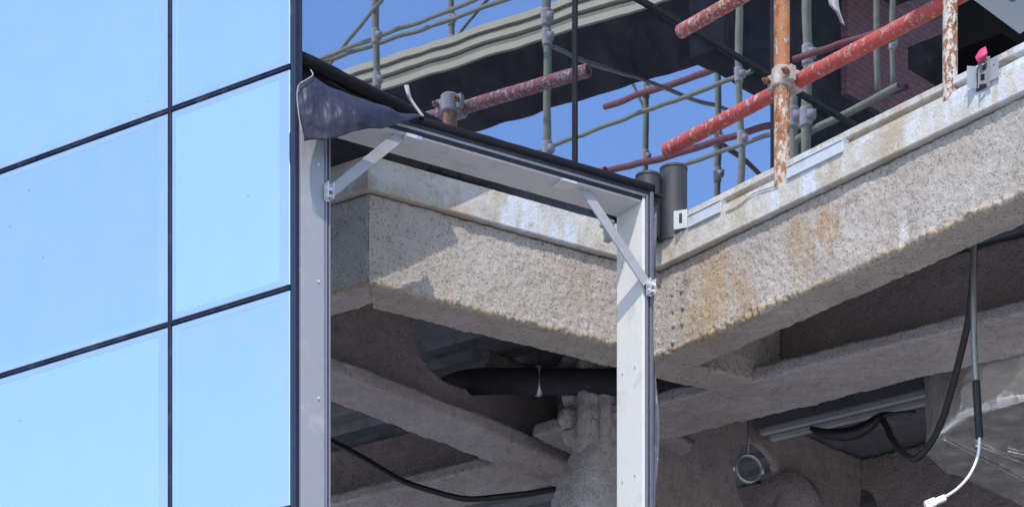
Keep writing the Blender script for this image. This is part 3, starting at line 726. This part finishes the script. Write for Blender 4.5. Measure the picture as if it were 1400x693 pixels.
def coupler(name, post, rail, axis, r, label, mats=(COUP, BOLT)):
    root = empty(name, post, label, 'coupler', 'scaffold couplers')
    bm = BM()
    tube(bm, [post-V(0,0,.036), post-V(0,0,.030), post+V(0,0,.030), post+V(0,0,.036)], r*1.3, 20, rf=lambda i: r*(1.12 if i in (0,3) else 1.32))
    tube(bm, [rail-axis*.032, rail-axis*.027, rail+axis*.027, rail+axis*.032], r*1.3, 20, rf=lambda i: r*(1.12 if i in (0,3) else 1.32))
    s_ = axis; k = (post+rail)/2; f = (rail-post).normalized()
    hexa(bm, [k+s_*.028*x+f*.03*y+V(0,0,z*.03) for z in (-1,1) for x,y in ((-1,-1),(1,-1),(1,1),(-1,1))])
    for sx in (-1, 1):                            # hinge lugs
        hexa(bm, [post+s_*sx*(r*1.25+.012)+s_*.014*x+f*.012*y+V(0,0,z*.026) for z in (-1,1) for x,y in ((-1,-1),(1,-1),(1,1),(-1,1))])
    for v in bm.verts: v.co += V(N(v.co*40),N(v.co*40+V(5,5,5)),N(v.co*40+V(9,1,1)))*.0015
    build('clamp_body', bm, mats[0], root, smooth=True); 
    for o in root.children: sharp(o, 40)
    for sx in (-1, 1):
        bm = BM(); c = post + s_*sx*(r*1.25+.014) - f*.004
        cyl(bm, c-f*.045, c+f*.03, .006, 8); cyl(bm, c-f*.032, c-f*.018, .0125, 6); build('clamp_bolt', bm, mats[1], root, smooth=False)
    return root
ax = V(RW.d.x, RW.d.y, 0)
q = wing(1069, -.028); qr = q - RW.n*.058
coupler('tube_coupler', V(q.x,q.y,zt+.002), V(qr.x,qr.y,zt), ax, .0295, 'cement crusted coupler joining the left rusty post to the red rail')
coupler('tube_coupler', V(q.x,q.y,zt2), V(qr.x,qr.y,zt2), ax, .0295, 'cement crusted coupler at the top end of the left rusty post')
q = wing(1299, -.030); qr = q - RW.n*.056
coupler('tube_coupler', V(q.x,q.y,zt+.125), V(qr.x,qr.y,zt+.125), ax, .0262, 'grey coupler at the top of the plaster splashed right post')
# upright pipe stubs in the corner
def stub(u, Y, r, vtop, label):
    c = P(u, 330, Y); root = empty('pipe_stub', V(c.x, c.y, 4.712+CAMZ), label, 'pipe', 'upright pipe stubs')
    z1 = P(u, vtop, Y).z; bm = BM(); hollow(bm, V(c.x,c.y,4.705+CAMZ), V(c.x,c.y,z1), r, .006, 32, 10); sharp(build('pipe_wall', bm, PIPE, root), 40)
    bm = BM(); tube(bm, [V(c.x,c.y,z1-.012), V(c.x,c.y,z1-.002)], r+.0015, 32); build('pipe_rim', bm, PIPE, root)
stub(921, 11.28, .0525, 230, 'taller charcoal pipe stub standing in the slab corner')
stub(886, 11.25, .0475, 240, 'shorter dark pipe stub half hidden behind the frame corner')
# aluminium profiles
def alu(u0, u1, label):
    t0, t1 = RW.hit(u0, 0), RW.hit(u1, 0); bm = BM()
    wallbox(bm, RW, t0, t1, -.03, .004, 4.716+CAMZ, 4.752+CAMZ); wallbox(bm, RW, t0, t1, -.03, .007, 4.753+CAMZ, 4.760+CAMZ); wallbox(bm, RW, t0, t1, -.03, .009, 4.709+CAMZ, 4.7155+CAMZ)
    bevel(bm, .0015, 1); return tag(build('metal_profile', bm, ALUP, smooth=False), label, 'metal profile', 'pale metal profiles on the ledge')
alu(1076, 1153, 'longer pale aluminium profile on the ledge right of the left post')
alu(941, 986, 'shorter dirty aluminium profile beside the slotted bracket')
# slotted bracket plate
pl = Plane(wing(921, .03), unit(.9,-.35), unit(-.35,-.9)); bm = BM()
z0, z1 = 4.715+CAMZ, 4.785+CAMZ
def slotted(bm, pl, t0, t1, z0, z1, th, slots):
    g = 18; dt_, dz = (t1-t0)/g, (z1-z0)/g
    vs = {}
    def gv(i,j):
        if (i,j) not in vs: q = pl.at(t0+i*dt_); vs[i,j] = bm.verts.new(V(q.x,q.y,z0+j*dz))
        return vs[i,j]
    for i in range(g):
        for j in range(g):
            f, h = (i+.5)/g, (j+.5)/g
            if any(abs(f-a)<ra and abs(h-b_)<rb for a,b_,ra,rb in slots): continue
            bm.faces.new((gv(i,j),gv(i+1,j),gv(i+1,j+1),gv(i,j+1)))
    bmesh.ops.solidify(bm, geom=bm.faces[:], thickness=th)
slotted(bm, pl, .0, .055, z0, z1, .004, [(.5,.55,.12,.26)])
tag(build('slotted_bracket', bm, WHITE, smooth=False), 'small white plate with one long slot at the foot of the tall pipe stub', 'bracket')
# perforated bracket with ribbon
hb = wing(1337, .012); hr = empty('perforated_bracket', V(hb.x,hb.y,4.70+CAMZ), 'galvanised perforated angle bracket fixed on the right wing edge under pink tape', 'bracket')
GALVD = plain('dull_perforated_steel', (.30,.30,.31), .5, .4, .2, 30, (.42,.42,.42))
pl3 = Plane(wing(1322, .035), unit(.95,.10), unit(.10,-.95)); bm = BM(); slotted(bm, pl3, 0, .038, 4.700+CAMZ, 4.775+CAMZ, .003, []); build('side_flange', bm, ALUP, hr, smooth=False)
pl2 = Plane(wing(1336, .034), unit(.97,-.35), unit(-.35,-.97)); bm = BM(); slotted(bm, pl2, .002, .044, 4.682+CAMZ, 4.785+CAMZ, .003, [(.4,.33,.17,.09),(.5,.66,.17,.09),(.75,.86,.08,.05),(.4,.04,.3,.06)]); build('perforated_flange', bm, GALVD, hr, smooth=False)
pl4 = Plane(wing(1350, .010), unit(*RW.d), RW.n); bm = BM(); slotted(bm, pl4, 0, .050, 4.70+CAMZ, 4.775+CAMZ, .003, [(.6,.7,.09,.07)]); build('back_flange', bm, ALUP, hr, smooth=False)
bm = BM(); wallbox(bm, RW, RW.hit(1336,.0)-.0, RW.hit(1352,.0), .002, .006, 4.69+CAMZ, 4.77+CAMZ); build('hole_shade_backing', bm, DARKA, hr, smooth=False)  # dark sheet added behind the holes, its colour standing for shade
def P_w(u, v, o=0): return RW.pt(u, v, o)
sheet('pink_ribbon', [[P_w(1334,80,.03),P_w(1340,70,.035),P_w(1348,65,.03)],[P_w(1337,84,.04),P_w(1342,77,.05),P_w(1350,72,.035)],[P_w(1341,86,.03),P_w(1344,80,.035),P_w(1349,76,.03)]], PINK, 'scrap of bright pink tape tied to the perforated bracket', 'tape', .002, .006, 6)
bm = BM(); tube(bm, spline([P_w(992,290,.003), P_w(1010,281,.004), P_w(1030,265,.004), P_w(1050,258,.005), P_w(1064,253,.006)], 8), .0018, 6)
tag(build('loose_wire', bm, FLEX), 'thin loose wire lying along the ledge left of the left post', 'wire')
# hanging rag tied to the upper tubes and white strap by the glass
sheet('white_rag', [[P(1131,-8,10.9),P(1137,-8,10.88),P(1144,-8,10.9)],[P(1133,6,10.88),P(1139,9,10.86),P(1146,8,10.9)],[P(1143,18,10.88),P(1146,18,10.86),P(1149,19,10.9)],[P(1150,33,10.88),P(1153,35,10.87),P(1156,36,10.9)]], SHEETW, 'torn pale rag dangling from above in front of the dark glass', 'rag', .002, .010, 8)
sheet('pale_strap', [[P(553,118,10.24),P(555,117,10.24),P(559,117,10.24)],[P(556,128,10.22),P(558,128,10.22),P(561,128,10.24)],[P(561,139,10.24),P(563,139,10.23),P(565,138,10.24)],[P(576,160,10.22),P(578,160,10.22),P(580,160,10.22)]], SHEETW, 'narrow pale strap hanging against the glass above the frame head', 'strap', .0015, .003, 6)
# pale board at the upper right
bm = BM(); zb = 5.25
q = [Pz(1394,48,zb), Pz(1310,-14,zb), Pz(1230,-75,zb), Pz(1420,-120,zb), Pz(1560,-60,zb)]
lo = [bm.verts.new(p) for p in q]; hi = [bm.verts.new(p+V(0,0,.05)) for p in q]
bm.faces.new(lo); bm.faces.new(hi[::-1])
for i in range(len(q)): bm.faces.new((lo[i], hi[i], hi[(i+1)%len(q)], lo[(i+1)%len(q)]))
bevel(bm, .004, 1); tag(build('scaffold_board', bm, BOARD, smooth=False), 'pale blue board with dark blue spots jutting in at the upper right corner', 'board')

# ---------------------------------------------------------------- the surroundings mirrored by the tinted glass (standing to the right, outside the frame)
def R(u, v, Y): return mirror(P(u, v, Y))
def vpost(u, v0, v1, Y, w, mat, joints, label, name='scaffold_post'):
    a, b_ = R(u, v0, Y), R(u, v1, Y); r = w/2*Y/F
    root = empty(name, V(b_.x, b_.y, min(a.z, b_.z)), label, 'scaffold post', 'scaffold posts beside the building')
    bm = BM(); hollow(bm, V(b_.x,b_.y,b_.z), V(b_.x,b_.y,a.z), r, r*.15, 14, 10); build('upright', bm, mat, root)
    for vj in joints:
        c = R(u, vj, Y); c = V(b_.x, b_.y, c.z); bm = BM()
        tube(bm, [c-V(0,0,r*2.0), c-V(0,0,r*1.6), c+V(0,0,r*1.6), c+V(0,0,r*2.0)], r*1.28, 12)
        k = c + V(.7,.3,0)*r*1.2
        hexa(bm, [k+V(x*r*.8,y*r*.8,z*r*1.1) for z in (-1,1) for x,y in ((-1,-1),(1,-1),(1,1),(-1,1))])
        k = c - V(.6,-.5,0)*r*1.6
        hexa(bm, [k+V(x*r*.7,y*r*.9,z*r*.9) for z in (-1,1) for x,y in ((-1,-1),(1,-1),(1,1),(-1,1))])
        build('joint', bm, COUP, root)
def vtube(p, q, w, mat, label):
    Y = (p[2]+q[2])/2; rod('scaffold_tube', mat, R(*p), R(*q), w/2*Y/F, label, 'scaffold tube', 'scaffold tubes beside the building')
Y1 = 21.0
vpost(515, -60, 122, Y1, 10, TGREY, (50, 110), 'grey scaffold post, leftmost of those mirrored in the tinted glass')
vpost(616, -60, 60, Y1+2.2, 9, TGREY, (25, 57), 'short grey scaffold post standing on the canopy edge in the reflection')
vpost(748, -60, 230, Y1-.5, 11, TGREY, (24, 52, 205), 'tall grey scaffold post in front of the canopy in the reflection')
vpost(882, 106, 300, 23.5, 9, TGREY, (126, 215), 'slim scaffold post with red ledger seen against sky, left of a pair in the reflection')
vpost(980, 70, 300, 23.5, 9, TGREY, (92, 193, 240), 'slim scaffold post reflected between the two upper red tube ends')
vpost(1011, -60, 300, 19.5, 10, TGREY, (104, 192), 'long pale scaffold post reflected left of the glass joint')
vpost(1103, -60, 300, 18.5, 13, TGREY, (75, 160), 'stout pale scaffold post reflected right of the left rusty post')
vpost(1085, 130, 300, 18.9, 14, TGREY, (160,), 'short dark scaffold post reflected beside the left rusty post')
vpost(1200, -60, 128, 18.5, 9, TGREY, (), 'thin scaffold post reflected in dark glass, left of the brick')
vpost(1222, -60, 120, 19.0, 7, TGREY, (60,), 'thinnest scaffold post reflected before the brick')
vtube((430,84,22.2), (690,-16,19.8), 6, TGREY, 'upper of two thin grey rails mirrored against sky at left')
vtube((425,91,22.3), (720,-10,20.2), 6, TGREY, 'lower of two thin grey rails mirrored against sky at left')
vtube((440,100,22.6), (530,-8,20.6), 5, TGREY, 'thin diagonal brace mirrored left of the leftmost grey post')
vtube((617,58,23.3), (680,-14,22.6), 5, TGREY, 'short diagonal brace mirrored beside the canopy post')
vtube((829,146,24), (1150,36,21.0), 9, TDRED, 'upper dull red ledger mirrored against sky with a cut left end')
vtube((815,240,24), (1240,120,21.0), 9, TDRED, 'lower dull red ledger mirrored just above the pipe stubs')
vtube((735,207,21.6), (1030,98,19.8), 6, TGREY, 'long grey ledger mirrored across the middle pane')
vtube((880,243,21.6), (1110,166,19.8), 6, TGREY, 'lower grey ledger mirrored behind the long red rail')
vtube((757,66,21.0), (1010,158,24.5), 5.5, TGREY, 'thin pale brace slanting down to the right in the reflection')
vtube((985,200,23.6), (1040,240,24.0), 7, TDRED, 'short dark diagonal brace mirrored under the red rail')
vtube((858,105,24.2), (881,155,24.2), 4, TGREY, 'tiny diagonal strut mirrored below the canopy')
vtube((1085,80,18.2), (1300,15,17.5), 9, TDRED, 'orange red ledger mirrored behind the bright red rail')
vtube((1105,92,18.4), (1230,50,17.9), 8, TGREY, 'pale bent ledger mirrored under the bright red rail')
vtube((1090,190,18.6), (1230,118,18), 10, TGREY, 'brownish ledger mirrored just above the slab edge')
# canopy
def solid(name, quad_lo, quad_hi, mat, parent=None):
    bm = BM(); hexa(bm, quad_lo + quad_hi); return build(name, bm, mat, parent, smooth=False)
vc = dirvp(-5476); CA = Vector(xy(730, 22.0)); zc = 10.69
nb = Vector((vc.y, -vc.x)); nb = nb if nb.y > 0 else -nb
cano = empty('canopy', mirror(V(CA.x, CA.y, zc+CAMZ)), 'weathered ribbed concrete canopy edge with underside coloured as shade, mirrored in the glass', 'canopy')
def cp(s_, o, z): q = CA + vc*s_ + nb*o; return mirror(V(q.x, q.y, z+CAMZ))
def cbox(name, s0, s1, o0, o1, z0, z1, mat):
    return solid(name, [cp(s0,o0,z0),cp(s1,o0,z0),cp(s1,o1,z0),cp(s0,o1,z0)], [cp(s0,o0,z1),cp(s1,o0,z1),cp(s1,o1,z1),cp(s0,o1,z1)], mat, cano)
S0, S1 = -6.5, 3.2
cbox('fascia', S0, S1, 0, .12, zc, zc+.075, CANO); cbox('fascia', S0, S1, -.03, .12, zc+.095, zc+.145, CANO); cbox('fascia', S0, S1, -.05, .12, zc+.165, zc+.215, CANO)
cbox('fascia_core', S0, S1, .04, .5, zc+.002, zc+.21, DARKS)
cbox('soffit', S0, S1, .03, .95, zc-.03, zc-.002, DARKS)  # shade of the underside is put into its colour
# brick upper wing with its dark underside
ba = Vector(xy(990, 20.0)); bn = -GW.n
def bp(t, o, z): q = ba + dG*t + bn*o; return mirror(V(q.x, q.y, z+CAMZ))
bw = empty('brick_building', mirror(V(ba.x, ba.y, 9.0)), 'dark brick upper storey mirrored in the right end of the glass', 'building')
zb0 = (YH-62)/F*20.0
def bbox(name, t0, t1, o0, o1, z0, z1, mat): return solid(name, [bp(t0,o0,z0),bp(t1,o0,z0),bp(t1,o1,z0),bp(t0,o1,z0)], [bp(t0,o0,z1),bp(t1,o0,z1),bp(t1,o1,z1),bp(t0,o1,z1)], mat, bw)
bbox('wall', 0, 6, 0, .3, zb0, zb0+5, DARKS)
bbox('brick_panel', 1.35, 3.4, -.06, -.01, zb0+.12, zb0+1.6, BRICK)
bbox('wall_below', 1.25, 6, .05, .35, zb0-3, zb0-.01, DARKS)

# ---------------------------------------------------------------- camera, light, sky
cam = bpy.data.cameras.new('camera'); co = bpy.data.objects.new('camera', cam); C.objects.link(co); sc.camera = co
co.location = (0, 0, CAMZ); co.rotation_euler = (math.radians(90), 0, 0)
cam.sensor_fit = 'HORIZONTAL'; cam.sensor_width = 36; cam.lens = 36*F/1400; cam.shift_x = 0; cam.shift_y = (YH-346.5)/1400; cam.clip_end = 1500; cam.clip_start = .1
EL = math.radians(50); sh = unit(-.19, -.98)
sv = V(sh.x*math.cos(EL), sh.y*math.cos(EL), math.sin(EL))
sun = bpy.data.lights.new('sun', 'SUN'); so = bpy.data.objects.new('sun', sun); C.objects.link(so)
sun.energy = 2.1; sun.angle = math.radians(.53); sun.color = (1, .93, .84)
so.rotation_euler = sv.to_track_quat('Z', 'Y').to_euler()
w = bpy.data.worlds.new('World'); sc.world = w; w.use_nodes = True; nt = w.node_tree; nt.nodes.clear()
sky = nt.nodes.new('ShaderNodeTexSky'); sky.sky_type = 'NISHITA'; sky.sun_disc = False; sky.sun_elevation = EL; sky.sun_rotation = math.atan2(sh.x, sh.y)
sky.air_density = 1.0; sky.dust_density = .4; sky.ozone_density = 3.0
bg = nt.nodes.new('ShaderNodeBackground'); bg.inputs[1].default_value = .15
ou = nt.nodes.new('ShaderNodeOutputWorld'); nt.links.new(sky.outputs[0], bg.inputs[0]); nt.links.new(bg.outputs[0], ou.inputs[0])
sc.view_settings.view_transform = 'Standard'; sc.view_settings.look = 'None'; sc.view_settings.gamma = 1; sc.view_settings.exposure = .9; sc.view_settings.use_curve_mapping = False
sc.cycles.max_bounces = 8; sc.cycles.diffuse_bounces = 5; sc.cycles.glossy_bounces = 5
for o in bpy.data.objects:
    if '_w' in o: del o['_w']
